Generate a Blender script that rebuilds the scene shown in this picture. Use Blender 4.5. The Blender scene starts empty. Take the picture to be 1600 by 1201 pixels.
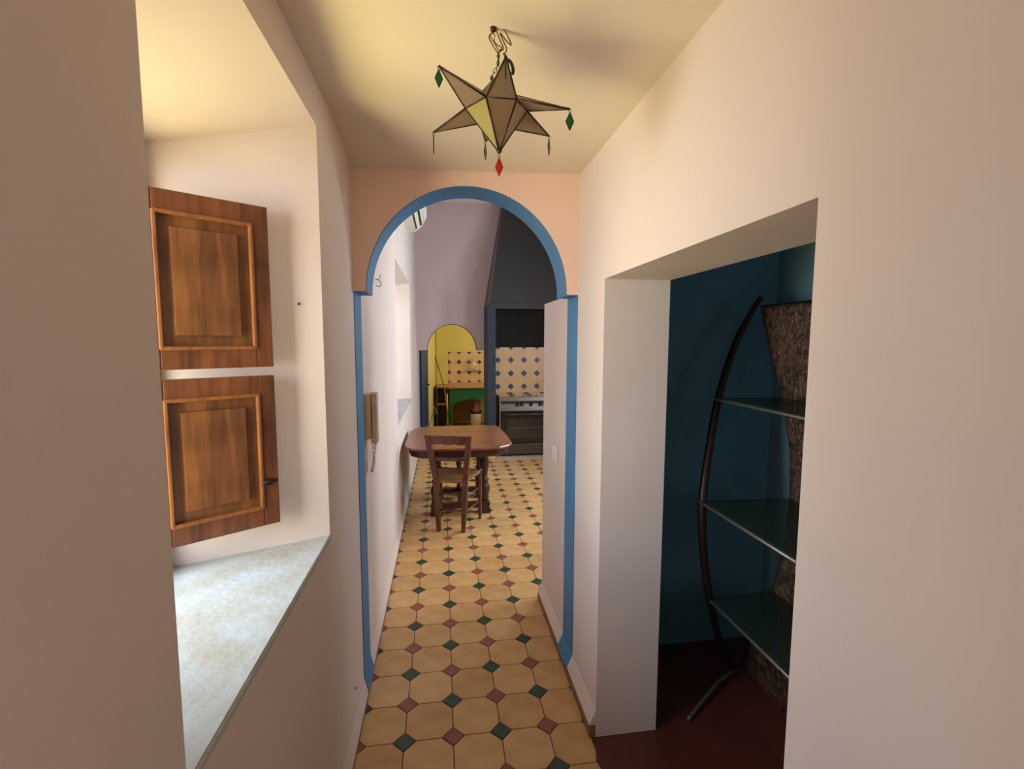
import bpy, bmesh, math, random
from mathutils import Vector, Matrix
random.seed(7)
PI = math.pi
COL = bpy.context.scene.collection
sc = bpy.context.scene

# ------------------------------------------------------------ camera
F, YAW, PITCH, ROLL = 736.5, .1463, -.0925, .003
cd = bpy.data.cameras.new('camera'); cam = bpy.data.objects.new('camera', cd); COL.objects.link(cam)
fw = Vector((math.sin(YAW)*math.cos(PITCH), math.cos(YAW)*math.cos(PITCH), math.sin(PITCH)))
r0 = Vector((math.cos(YAW), -math.sin(YAW), 0)); u0 = r0.cross(fw)
c_, s_ = math.cos(ROLL), math.sin(ROLL)
rt = c_*r0 + s_*u0; up = -s_*r0 + c_*u0
CAM = Vector((.372, -1.837, 1.642))
cam.matrix_world = Matrix(((rt.x, up.x, -fw.x, CAM.x), (rt.y, up.y, -fw.y, CAM.y), (rt.z, up.z, -fw.z, CAM.z), (0, 0, 0, 1)))
cd.sensor_fit = 'HORIZONTAL'; cd.sensor_width = 36; cd.lens = 36*F/1600
cd.clip_start = .02; cd.clip_end = 100
sc.camera = cam

# ------------------------------------------------------------ world, lights, exposure
w = bpy.data.worlds.new('world'); sc.world = w; w.use_nodes = True
bg = w.node_tree.nodes['Background']; bg.inputs[0].default_value = (.80, .90, 1, 1); bg.inputs[1].default_value = 1.0
sc.view_settings.view_transform = 'Standard'; sc.view_settings.look = 'None'
sc.view_settings.gamma = 1; sc.view_settings.use_curve_mapping = False
sc.view_settings.exposure = -0.08

def area(name, loc, direction, sx, sy, power, color):
    l = bpy.data.lights.new(name, 'AREA'); l.shape = 'RECTANGLE'; l.size = sx; l.size_y = sy
    l.energy = power; l.color = color
    o = bpy.data.objects.new(name, l); COL.objects.link(o); o.location = loc
    o.rotation_euler = Vector(direction).to_track_quat('-Z', 'Y').to_euler()
    return o
SKYC = (.80, .89, 1.0); GARC = (1.0, .83, .36)
# daylight from the sky and bounce from the garden, both outside the deep window recess of the corridor
area('corridor_window_sky', (-1.45, -1.60, 1.95), (1.1, .85, -.35), 1.7, 1.4, 135, SKYC)
area('corridor_window_garden', (-1.35, -1.50, .75), (1.0, .80, .55), 1.7, 1.2, 115, GARC)
area('corridor_window_sky_front', (-1.60, -.60, 1.95), (1, .08, -.25), 1.5, 1.5, 38, SKYC)
area('corridor_window_garden_front', (-1.35, -.60, .60), (1, .0, .65), 1.6, 1.2, 36, GARC)
# corridor behind the camera: unseen fill lights, added to brighten the walls
area('rear_fill_left', (-.40, -3.1, 1.6), (1, .15, -.05), .7, 1.0, 1.5, (1, .95, .85))  # added weak fill for the right wall
area('rear_fill_right', (1.35, -3.2, 1.2), (-1, .45, 0), .7, 1.8, 14, (1, .96, .92))  # added fill that lifts the near left wall
# unseen fill added to brighten the dark room, set at its near wall
area('dark_room_fill', (1.80, -2.6, 1.6), (.05, 1, -.1), 0.6, 1.0, 2.5, (.72, .88, 1))
# kitchen windows
area('kitchen_fill_near', (2.75, 1.4, 1.9), (-1, 1.1, -.05), .9, 1.2, 46, (.90, .95, 1))  # unseen extra light, added to fill the back wall
area('kitchen_window_right', (2.75, 2.9, 1.85), (-1, -.05, -.15), .9, 1.2, 62, (.80, .91, 1))
area('kitchen_window_left', (-.55, 2.95, 1.75), (1, .05, -.2), 1.2, 1.1, 5, (.88, .93, 1))
# unseen fill added to brighten the scullery, set at its right wall
area('scullery_fill', (2.1, 6.3, 1.6), (-1, .1, -.1), .9, 1.0, 14, (1, .96, .80))

# ------------------------------------------------------------ materials
def s2l(c): return tuple(((v/255)/12.92 if v/255 <= .04045 else ((v/255+.055)/1.055)**2.4) for v in c)
MATS = {}
def mat(name, rgb, rough=.6, metal=0, bump=0, bscale=40, var=0, vscale=3, col2=None, spec=.5, coat=0, trans=0, stretch=None, alpha=1, detail=6):
    if name in MATS: return MATS[name]
    m = bpy.data.materials.new(name); m.use_nodes = True; nt = m.node_tree; N = nt.nodes; L = nt.links
    b = N['Principled BSDF']; c = s2l(rgb)
    b.inputs['Base Color'].default_value = (*c, 1); b.inputs['Roughness'].default_value = rough
    b.inputs['Metallic'].default_value = metal; b.inputs['Specular IOR Level'].default_value = spec
    b.inputs['Coat Weight'].default_value = coat; b.inputs['Coat Roughness'].default_value = .25
    b.inputs['Transmission Weight'].default_value = trans; b.inputs['Alpha'].default_value = alpha
    tc = N.new('ShaderNodeTexCoord'); mp = N.new('ShaderNodeMapping'); L.new(tc.outputs['Object'], mp.inputs[0])
    if stretch: mp.inputs['Scale'].default_value = stretch
    if var or col2:
        n = N.new('ShaderNodeTexNoise'); n.inputs['Scale'].default_value = vscale; n.inputs['Detail'].default_value = detail
        L.new(mp.outputs[0], n.inputs['Vector'])
        r = N.new('ShaderNodeValToRGB'); r.color_ramp.elements[0].position = .32; r.color_ramp.elements[1].position = .68
        a = s2l(col2) if col2 else tuple(v*(1-var) for v in c)
        r.color_ramp.elements[0].color = (*a, 1); r.color_ramp.elements[1].color = (*(c if col2 else tuple(min(1, v*(1+var)) for v in c)), 1)
        L.new(n.outputs['Fac'], r.inputs[0]); L.new(r.outputs[0], b.inputs['Base Color'])
    if bump:
        n2 = N.new('ShaderNodeTexNoise'); n2.inputs['Scale'].default_value = bscale; n2.inputs['Detail'].default_value = 5
        L.new(mp.outputs[0], n2.inputs['Vector'])
        bp = N.new('ShaderNodeBump'); bp.inputs['Strength'].default_value = bump; bp.inputs['Distance'].default_value = .01
        L.new(n2.outputs['Fac'], bp.inputs['Height']); L.new(bp.outputs[0], b.inputs['Normal'])
    MATS[name] = m; return m
def wood(name, dark, light, rough=.42, scale=6, axis='z', coat=.15, knots=False):
    if name in MATS: return MATS[name]
    m = mat(name, light, rough, coat=coat); nt = m.node_tree; N = nt.nodes; L = nt.links; b = N['Principled BSDF']
    tc = [n for n in N if n.type == 'TEX_COORD'][0]; mp = [n for n in N if n.type == 'MAPPING'][0]
    mp.inputs['Scale'].default_value = {'z': (9, 9, .8), 'x': (.8, 9, 9), 'y': (9, .8, 9)}[axis]
    n = N.new('ShaderNodeTexNoise'); n.inputs['Scale'].default_value = scale; n.inputs['Detail'].default_value = 8; n.inputs['Distortion'].default_value = 1.2
    L.new(mp.outputs[0], n.inputs['Vector'])
    r = N.new('ShaderNodeValToRGB'); r.color_ramp.elements[0].position = .30; r.color_ramp.elements[1].position = .70
    r.color_ramp.elements[0].color = (*s2l(dark), 1); r.color_ramp.elements[1].color = (*s2l(light), 1)
    L.new(n.outputs['Fac'], r.inputs[0])
    out = r.outputs[0]
    if knots:
        v = N.new('ShaderNodeTexNoise'); v.inputs['Scale'].default_value = 5.5; v.inputs['Detail'].default_value = 3
        L.new(tc.outputs['Object'], v.inputs['Vector'])
        rr = N.new('ShaderNodeValToRGB'); rr.color_ramp.elements[0].position = .25; rr.color_ramp.elements[1].position = .6
        rr.color_ramp.elements[0].color = (.32, .24, .20, 1); rr.color_ramp.elements[1].color = (1, 1, 1, 1)
        L.new(v.outputs['Fac'], rr.inputs[0])
        mx = N.new('ShaderNodeMixRGB'); mx.blend_type = 'MULTIPLY'; mx.inputs[0].default_value = .8
        L.new(out, mx.inputs[1]); L.new(rr.outputs[0], mx.inputs[2]); out = mx.outputs[0]
    L.new(out, b.inputs['Base Color'])
    bp = N.new('ShaderNodeBump'); bp.inputs['Strength'].default_value = .12; bp.inputs['Distance'].default_value = .004
    L.new(n.outputs['Fac'], bp.inputs['Height']); L.new(bp.outputs[0], b.inputs['Normal'])
    return m
def tinted(name, rgb, gloss=.12, opaque=.0, orgb=(200, 190, 150)):
    """thin see-through sheet: transparent tint + a glossy and a diffuse share"""
    if name in MATS: return MATS[name]
    m = bpy.data.materials.new(name); m.use_nodes = True; nt = m.node_tree; N = nt.nodes; L = nt.links
    N.remove(N['Principled BSDF']); o = [n for n in N if n.type == 'OUTPUT_MATERIAL'][0]
    t = N.new('ShaderNodeBsdfTransparent'); t.inputs[0].default_value = (*s2l(rgb), 1)
    d = N.new('ShaderNodeBsdfDiffuse'); d.inputs[0].default_value = (*s2l(orgb), 1)
    tl = N.new('ShaderNodeBsdfTranslucent'); tl.inputs[0].default_value = (*s2l(orgb), 1)
    md = N.new('ShaderNodeMixShader'); md.inputs[0].default_value = .5; L.new(d.outputs[0], md.inputs[1]); L.new(tl.outputs[0], md.inputs[2])
    m1 = N.new('ShaderNodeMixShader'); m1.inputs[0].default_value = opaque; L.new(t.outputs[0], m1.inputs[1]); L.new(md.outputs[0], m1.inputs[2])
    g = N.new('ShaderNodeBsdfGlossy'); g.inputs['Roughness'].default_value = .06
    fr = N.new('ShaderNodeFresnel'); fr.inputs[0].default_value = 1.5
    ad = N.new('ShaderNodeMath'); ad.operation = 'MULTIPLY'; ad.inputs[1].default_value = gloss*8; ad.use_clamp = True
    L.new(fr.outputs[0], ad.inputs[0])
    m2 = N.new('ShaderNodeMixShader'); L.new(ad.outputs[0], m2.inputs[0]); L.new(m1.outputs[0], m2.inputs[1]); L.new(g.outputs[0], m2.inputs[2])
    L.new(m2.outputs[0], o.inputs['Surface']); MATS[name] = m; return m

M_pink = mat('pink_plaster', (220, 204, 195), .75, bump=.4, bscale=5, var=.03, vscale=2.2)
M_rose = mat('rose_plaster', (238, 204, 188), .75, bump=.22, bscale=7, var=.03, vscale=2.2)
M_ceil = mat('ceiling_plaster', (222, 208, 188), .8, bump=.2, bscale=6, var=.02)
M_mauve = mat('mauve_plaster', (204, 182, 184), .8, bump=.15, bscale=9, var=.03)
M_blue = mat('blue_paint', (54, 122, 172), .55, bump=.12, bscale=25, var=.06, vscale=6)
M_teal = mat('teal_plaster', (84, 130, 146), .7, bump=.2, bscale=14, var=.05, vscale=5)
M_white = mat('white_plaster', (235, 233, 228), .8, bump=.15, bscale=8)
M_sill = mat('sill_cement', (186, 194, 196), .6, bump=.3, bscale=30, col2=(172, 168, 152), vscale=9)
M_tan = mat('skirting_dirt', (150, 118, 80), .7, bump=.3, bscale=60, col2=(115, 86, 56), vscale=30)
M_grout = mat('floor_grout', (84, 60, 38), .8, bump=.2, bscale=60)
M_cream = mat('cream_tile', (226, 182, 124), .38, bump=.05, bscale=30, col2=(208, 160, 104), vscale=9)
M_cream2 = mat('cream_tile_worn', (218, 172, 114), .40, bump=.05, bscale=30, col2=(196, 148, 94), vscale=7)
M_green_t = mat('green_tile', (46, 74, 54), .4, var=.15, vscale=20)
M_red_t = mat('red_tile', (148, 84, 72), .42, var=.12, vscale=20)
M_maroon = mat('maroon_floor', (92, 44, 36), .42, bump=.1, bscale=20, var=.15, vscale=6)
M_shut = wood('shutter_pine', (88, 48, 24), (126, 72, 36), .38, 5, 'z', .3, True)
M_shut_in = wood('shutter_panel_pine', (98, 58, 26), (140, 88, 42), .4, 4, 'z', .3, True)
M_bead = wood('shutter_bead', (112, 66, 30), (150, 92, 46), .35, 6, 'z', .4)
M_table = wood('walnut_table', (104, 58, 38), (152, 92, 62), .34, 5, 'x', .4)
M_tabdark = wood('dark_table_frame', (42, 22, 16), (70, 38, 28), .4, 6, 'z', .3)
M_chair = wood('chair_wood', (70, 34, 22), (112, 58, 38), .38, 6, 'z', .4)
M_rush = mat('rush_seat', (176, 132, 82), .8, bump=.9, bscale=12, col2=(128, 90, 52), vscale=14, stretch=(1, 12, 1))
M_hood = mat('hood_charcoal', (52, 51, 50), .8, bump=.1, bscale=12)
M_hoodedge = mat('hood_edge_brown', (92, 78, 76), .75)
M_black = mat('flat_black', (28, 25, 24), .85)
M_pillar = mat('pillar_slate', (42, 48, 62), .75, bump=.1, bscale=12)
M_steel = mat('brushed_steel', (100, 92, 86), .34, .85, bump=.04, bscale=80, stretch=(1, 20, 20))
M_chrome = mat('chrome', (215, 215, 215), .15, 1)
M_dglass = mat('oven_glass', (22, 20, 20), .12, spec=.6)
M_dark = mat('dark_plastic', (24, 22, 22), .4)
M_yellow = mat('yellow_plaster', (230, 212, 118), .75, bump=.12, bscale=12, var=.04)
M_otile = mat('wall_tile_cream', (240, 198, 146), .3, col2=(230, 184, 130), vscale=8)
M_btile = mat('wall_tile_blue', (48, 76, 112), .3)
M_wgrout = mat('wall_grout', (226, 200, 160), .7)
M_greenp = mat('green_paint', (28, 104, 52), .45, var=.1)
M_board = wood('raw_board', (176, 128, 74), (212, 168, 108), .6, 5, 'x', 0)
M_cream_p = mat('ivory_plastic', (226, 196, 160), .4)
M_ivory = mat('white_plastic', (232, 226, 214), .4)
M_acw = mat('air_unit_plastic', (232, 230, 206), .4)
M_iron = mat('dark_iron', (62, 46, 38), .42, .75, bump=.2, bscale=60)
M_ironl = mat('grey_iron', (138, 138, 132), .4, .7, bump=.15, bscale=60)
M_brass = mat('aged_brass', (120, 92, 54), .4, .85, bump=.15, bscale=90)
M_came = mat('lead_came', (58, 42, 28), .45, .6)
M_starglass = tinted('amber_star_glass', (226, 214, 198), .05, .36, (206, 188, 164))
M_starbright = tinted('sunlit_star_glass', (236, 226, 170), .12, .5, (236, 224, 150))  # one pane's glass made pale yellow to look sunlit
M_gdrop = tinted('green_drop_glass', (40, 170, 110), .12, .4, (20, 140, 90))
M_rdrop = tinted('red_drop_glass', (250, 90, 60), .12, .5, (250, 70, 40))
M_shelfglass = tinted('green_shelf_glass', (178, 200, 190), .06, .14, (120, 140, 122))

# ------------------------------------------------------------ helpers
def obj(name, bm, m, parent=None, smooth=False, angle=None):
    me = bpy.data.meshes.new(name); bmesh.ops.recalc_face_normals(bm, faces=bm.faces); bm.to_mesh(me); bm.free()
    for x in (m if isinstance(m, (list, tuple)) else [m]): me.materials.append(x)
    if smooth:
        for p in me.polygons: p.use_smooth = True
        if angle is not None: me.set_sharp_from_angle(angle=angle)
    o = bpy.data.objects.new(name, me); COL.objects.link(o)
    if parent: o.parent = parent
    return o
def tag(o, label, cat, group=None):
    o['label'] = label; o['category'] = cat
    if group: o['group'] = group
    return o
def thing(name, label, cat, loc=(0, 0, 0), rz=0, group=None):
    o = bpy.data.objects.new(name, None); COL.objects.link(o); o.location = loc; o.rotation_euler = (0, 0, rz)
    o.empty_display_size = .05
    return tag(o, label, cat, group)
def struct(name, bm, m, smooth=False, angle=None, parent=None):
    o = obj(name, bm, m, parent, smooth, angle)
    if parent is None: o['kind'] = 'structure'
    return o
def quad(bm, *pts, mi=0):
    f = bm.faces.new([bm.verts.new(p) for p in pts]); f.material_index = mi; return f
def hexa(bm, b, t, mi=0):
    """solid from bottom ring b and top ring t"""
    vb = [bm.verts.new(p) for p in b]; vt = [bm.verts.new(p) for p in t]; n = len(b); fs = []
    fs.append(bm.faces.new(vb[::-1])); fs.append(bm.faces.new(vt))
    for i in range(n): fs.append(bm.faces.new([vb[i], vb[(i+1) % n], vt[(i+1) % n], vt[i]]))
    for f in fs: f.material_index = mi
    return fs
def box(bm, x0, x1, y0, y1, z0, z1, mi=0, bev=0):
    fs = hexa(bm, [(x0, y0, z0), (x1, y0, z0), (x1, y1, z0), (x0, y1, z0)], [(x0, y0, z1), (x1, y0, z1), (x1, y1, z1), (x0, y1, z1)], mi)
    if bev:
        es = list({e for f in fs for e in f.edges})
        r = bmesh.ops.bevel(bm, geom=es, offset=bev, segments=2, profile=.5, affect='EDGES')
        for f in r['faces']: f.material_index = mi
def plan(bm, pts, z0, z1, mi=0): hexa(bm, [(x, y, z0) for x, y in pts], [(x, y, z1) for x, y in pts], mi)
def exty(bm, pts, y0, y1, mi=0): hexa(bm, [(x, y0, z) for x, z in pts], [(x, y1, z) for x, z in pts], mi)
def extx(bm, pts, x0, x1, mi=0): hexa(bm, [(x0, y, z) for y, z in pts], [(x1, y, z) for y, z in pts], mi)
def tube(bm, pts, r, n=8, mi=0, caps=True):
    pts = [Vector(p) for p in pts]; rs = r if isinstance(r, (list, tuple)) else [r]*len(pts)
    rings = []; prev = None
    for i, p in enumerate(pts):
        t = (pts[min(i+1, len(pts)-1)]-pts[max(i-1, 0)]).normalized()
        if prev is None:
            a = Vector((0, 0, 1)) if abs(t.z) < .9 else Vector((1, 0, 0)); u = t.cross(a).normalized()
        else: u = (prev - t*prev.dot(t)).normalized()
        prev = u; v = t.cross(u)
        rings.append([bm.verts.new(p + (u*math.cos(2*PI*k/n)+v*math.sin(2*PI*k/n))*rs[i]) for k in range(n)])
    for a, b in zip(rings, rings[1:]):
        for k in range(n):
            f = bm.faces.new([a[k], a[(k+1) % n], b[(k+1) % n], b[k]]); f.material_index = mi; f.smooth = True
    if caps:
        for q in (rings[0][::-1], rings[-1]):
            f = bm.faces.new(q); f.material_index = mi
def lathe(bm, prof, cx=0, cy=0, n=14, mi=0):
    rings = [[bm.verts.new((cx+r*math.cos(2*PI*k/n), cy+r*math.sin(2*PI*k/n), z)) for k in range(n)] for r, z in prof]
    for a, b in zip(rings, rings[1:]):
        for k in range(n):
            f = bm.faces.new([a[k], a[(k+1) % n], b[(k+1) % n], b[k]]); f.material_index = mi; f.smooth = True
    bm.faces.new(rings[0][::-1]).material_index = mi; bm.faces.new(rings[-1]).material_index = mi
def B(): return bmesh.new()
def spline(P, n=6):
    P = [Vector(p) for p in P]; out = []
    for i in range(len(P)-1):
        a = P[max(i-1, 0)]; b = P[i]; c = P[i+1]; d = P[min(i+2, len(P)-1)]
        for k in range(n):
            t = k/n; out.append(.5*((2*b)+(c-a)*t+(2*a-5*b+4*c-d)*t*t+(3*b-a-3*c+d)*t**3))
    return out+[P[-1]]

# ------------------------------------------------------------ the setting
H = 3.66                      # kitchen height
YB = 5.2                      # kitchen back wall
# left wall, one solid with splayed window recesses
def niche_wall(bm, y0, y1, h, niches, t=.45):
    y = y0
    for (a, b, ia, ib, zs, zt, zti) in niches:      # front a..b, window ia..ib, sill, lintel front and window height
        prev_in = y if y == y0 else prev
        plan(bm, [(0, y), (0, a), (-t, ia), (-t, prev_in)], 0, h)
        plan(bm, [(0, a), (0, b), (-t, ib), (-t, ia)], 0, zs)
        hexa(bm, [(0, a, zt), (0, b, zt), (-t, ib, zti), (-t, ia, zti)], [(0, a, h), (0, b, h), (-t, ib, h), (-t, ia, h)])
        y = b; prev = ib
    plan(bm, [(0, y), (0, y1), (-t, y1), (-t, prev)], 0, h)
bm = B()
niche_wall(bm, -4.2, YB+.15, H, [(-3.6, -2.6, -3.42, -2.78, 1.0, 2.29, 2.13), (-1.15, -.27, -1.11, -.465, 1.0, 2.29, 2.13), (2.12, 3.80, 2.3, 3.66, .955, 2.30, 2.2)])
struct('wall_left', bm, M_pink)
# cement sill slabs lying in the recesses
bm = B(); hexa(bm, [(.004, -1.15, .985), (.004, -.268, .985), (-.45, -.463, .985), (-.45, -1.112, .985)], [(.004, -1.15, 1.006), (.004, -.268, 1.006), (-.45, -.463, 1.003), (-.45, -1.112, 1.003)])
bmesh.ops.bevel(bm, geom=[e for e in bm.edges if all(v.co.x > 0 for v in e.verts)], offset=.004, segments=2, affect='EDGES')
struct('trim_2', bm, M_sill)
bm = B(); hexa(bm, [(.003, 2.12, .94), (.003, 3.80, .94), (-.45, 3.66, .94), (-.45, 2.3, .94)], [(.003, 2.12, .962), (.003, 3.80, .962), (-.45, 3.66, .96), (-.45, 2.3, .96)])
struct('trim_3', bm, M_sill)
# window frames in the recesses (open casements, outside the photograph's view)
def frame(name, x, y0, y1, z0, z1, w_=.045, mull=True):
    bm = B()
    box(bm, x-.03, x+.03, y0, y0+w_, z0, z1); box(bm, x-.03, x+.03, y1-w_, y1, z0, z1)
    box(bm, x-.03, x+.03, y0+w_, y1-w_, z1-w_, z1); box(bm, x-.03, x+.03, y0+w_, y1-w_, z0, z0+w_)
    return struct(name, bm, M_shut)
frame('window_1', -.43, -1.11, -.462, 1.0, 2.13)
frame('window_2', -.43, 2.3, 3.66, .96, 2.2)

# right wall with the doorway to the dark room
XR = .985
bm = B()
box(bm, XR, 1.25, -4.2, -3.6, 0, 2.5); box(bm, XR, 1.25, -3.6, -2.8, 2.1, 2.5); box(bm, XR, 1.25, -2.8, -1.12, 0, 2.5); box(bm, XR, 1.25, -1.12, -.088, 1.878, 2.5); box(bm, XR, 1.25, -.088, .44, 0, 2.5)
struct('wall_right', bm, M_pink)
bm = B(); box(bm, XR, 1.13, .44, .985, 0, 1.862)
struct('wall_right', bm, M_pink)
bm = B()
box(bm, -.45, XR+.3, -4.35, -4.2, 0, 2.5)
struct('wall_rear', bm, M_pink)
# arch wall
def arch_pts(cx, z0, a, b, n=36): return [(cx-a*math.cos(PI*k/n), z0+b*math.sin(PI*k/n)) for k in range(n+1)]
CX, ZS = .492, 1.85
AP = arch_pts(CX, ZS, .440, .455)
bm = B()
def arch_slab(bm, x0, x1, ap, y0, y1, top):
    L_ = [(x0, ap[0][1])] + ap + [(x1, ap[-1][1])]
    for (xa, za), (xb, zb) in zip(L_, L_[1:]):
        if abs(xb-xa) < 1e-6: continue
        exty(bm, [(xa, za), (xb, zb), (xb, top), (xa, top)], y0, y1)
arch_slab(bm, 0, XR, AP, .27, .44, H)
bmesh.ops.remove_doubles(bm, verts=bm.verts, dist=1e-5)
struct('wall_arch', bm, M_rose)
# blue painted lining of the arch
bm = B()
t = .003
path = [(.0185, .028), (.0185, .030), (0.001, .10), (0, ZS)] + AP + [(XR, ZS), (XR-.001, .115), (.957, .055), (.957, .052)]
inner = []
for i, p in enumerate(path):
    a = Vector(path[max(i-1, 0)]); b = Vector(path[min(i+1, len(path)-1)]); d = (b-a)
    n = Vector((d.y, -d.x)).normalized() if d.length else Vector((1, 0))
    inner.append((p[0]+n.x*t, p[1]+n.y*t))
inner[3] = (t, ZS-t); inner[4+len(AP)] = (XR-t, ZS-t); inner[4] = (AP[0][0]+t, ZS-t); inner[3+len(AP)] = (AP[-1][0]-t, ZS-t)
for i in range(len(path)-1): exty(bm, [path[i], path[i+1], inner[i+1], inner[i]], .2695, .4405)
bmesh.ops.remove_doubles(bm, verts=bm.verts, dist=1e-6)
struct('trim_1', bm, M_blue)

# ceilings
bm = B(); NX, NY = 8, 34
def cz(x, y):
    u = max(0, min(1, (y+.12)/.39)); u = u*u
    f0 = 2.425-.045*x/XR; f1 = 2.352+.028*x/XR
    return f0*(1-u)+f1*u
g = [[bm.verts.new((XR*i/NX, y, cz(XR*i/NX, y))) for i in range(NX+1)] for y in [-4.2+4.08*k/20 for k in range(20)]+[-.12+.395*k/14 for k in range(15)]]
for a, b in zip(g, g[1:]):
    for i in range(NX): bm.faces.new([a[i], a[i+1], b[i+1], b[i]]).smooth = True
box(bm, 0, XR, -4.2, .272, 2.47, 2.6)
c1 = struct('ceiling', bm, M_ceil)
bm = B(); box(bm, -.1, 3.2, .4, YB+.1, H-.04, H+.1); struct('ceiling', bm, M_white)

# kitchen walls
bm = B()
# back wall with small arched opening
AP2 = arch_pts(.513, 1.50, .365, .385, 28)
arch_slab(bm, 0, 1.0, AP2, YB, YB+.14, H)
box(bm, 0-.45, .03, YB, YB+.14, 0, 1.50)
box(bm, 1.0, 2.4, YB, YB+.14, 0, H)
wb = struct('wall_back', bm, M_mauve)
bm = B()
p2 = [(.03, 0), (.03, 1.5)] + AP2 + [(1.0, 1.5), (1.0, 0)]; i2 = []
for i, p in enumerate(p2):
    a = Vector(p2[max(i-1, 0)]); b = Vector(p2[min(i+1, len(p2)-1)]); d = b-a; n = Vector((d.y, -d.x)).normalized()
    i2.append((p[0]+n.x*.006, p[1]+n.y*.006))
for i in range(len(p2)-1): exty(bm, [p2[i], p2[i+1], i2[i+1], i2[i]], YB-.001, YB+.141)
M_arch2 = mat('dark_blue_paint', (40, 72, 104), .6)
struct('trim_4', bm, M_arch2)
bm = B()
box(bm, 2.4, 2.5, .6, .9, 0, H); box(bm, 2.4, 2.5, 1.9, 2.35, 0, H); box(bm, 2.4, 2.5, .9, 1.9, 0, 1.05); box(bm, 2.4, 2.5, .9, 1.9, 2.45, H); box(bm, 2.4, 2.5, 3.45, YB+.1, 0, H); box(bm, 2.4, 2.5, 2.35, 3.45, 0, 1.05); box(bm, 2.4, 2.5, 2.35, 3.45, 2.45, H)
struct('wall_right', bm, M_white)
frame('window_3', 2.45, 2.35, 3.45, 1.05, 2.45); frame('fill_window', 2.45, .9, 1.9, 1.05, 2.45)  # the nearer opening is unseen, added for the kitchen fill light
bm = B(); box(bm, 1.13, 3.4, .45, .6, 0, 1.862); box(bm, XR, 3.4, .45, .6, 1.862, H); struct('wall_front', bm, M_pink)
# black painted back wall behind the stove, above the tiles
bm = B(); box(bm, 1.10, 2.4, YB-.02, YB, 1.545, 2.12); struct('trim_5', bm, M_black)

# dark room
bm = B()
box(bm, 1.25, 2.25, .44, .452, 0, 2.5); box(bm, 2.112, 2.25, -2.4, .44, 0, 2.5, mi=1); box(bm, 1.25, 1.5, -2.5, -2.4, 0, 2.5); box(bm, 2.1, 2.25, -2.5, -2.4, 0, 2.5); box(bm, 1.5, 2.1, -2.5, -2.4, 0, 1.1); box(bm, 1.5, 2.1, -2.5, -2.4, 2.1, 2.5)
box(bm, 1.25, 1.251, -.088, .44, 0, 2.5); box(bm, 1.25, 1.251, -2.4, -1.12, 0, 2.5); box(bm, 1.25, 1.251, -1.12, -.088, 1.878, 2.5)
struct('wall_dark_room', bm, [M_teal, mat('teal_plaster_lit', (124, 164, 178), .7, bump=.2, bscale=14, var=.04, vscale=5)])  # side wall colour lightened to stand in for daylight through the doorway
bm = B(); box(bm, 1.25, 2.25, -2.5, .44, 2.45, 2.5); struct('ceiling', bm, M_teal)
bm = B(); box(bm, 0.967, 2.2, -2.5, .45, -.05, -.001); struct('floor', bm, M_maroon)

# scullery walls (yellow)
YS = 7.5
bm = B()
P0 = (.025, YB+.14); P1 = (.25, YS)
def lerp(a, b, t): return (a[0]+(b[0]-a[0])*t, a[1]+(b[1]-a[1])*t)
ta, tb = .14, .47
A_, B_ = lerp(P0, P1, ta), lerp(P0, P1, tb)
def seg(p, q, z0, z1): plan(bm, [p, q, (q[0]-.12, q[1]), (p[0]-.12, p[1])], z0, z1)
seg(P0, A_, 0, 2.6); seg(A_, B_, 0, 1.42); seg(A_, B_, 1.86, 2.6); seg(B_, P1, 0, 2.6)
box(bm, -.3, 2.5, YS, YS+.1, 0, 2.6); box(bm, 1.9, 2.0, YB+.14, 5.8, 0, 2.6); box(bm, 1.9, 2.0, 6.8, YS, 0, 2.6); box(bm, 1.9, 2.0, 5.8, 6.8, 0, 1.0); box(bm, 1.9, 2.0, 5.8, 6.8, 2.1, 2.6); box(bm, .25, .475, YS-.12, YS, .80, 2.6)
struct('wall_scullery', bm, M_yellow)
bm = B(); box(bm, 0, 2.2, YB+.14, YS+.1, 2.5, 2.6); struct('ceiling', bm, M_yellow)

# skirting
bm = B(); exty(bm, [(0, 0), (.018, 0), (.018, .030), (0, .030)], -4.2, YB, 1)
exty(bm, [(0, .030), (.0185, .030), (.001, .10), (0, .10)], -4.2, YB, 0)
struct('baseboard_left', bm, [M_pink, M_tan])
bm = B()
for a, b in ((-.088, .985), (-2.8, -1.12)):
    exty(bm, [(XR, .0), (.958, 0), (.958, .055), (XR, .055)], a, b, 1)
    exty(bm, [(XR, .055), (.957, .055), (XR-.001, .115), (XR, .115)], a, b, 0)
struct('baseboard_right', bm, [M_pink, M_tan])

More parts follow.
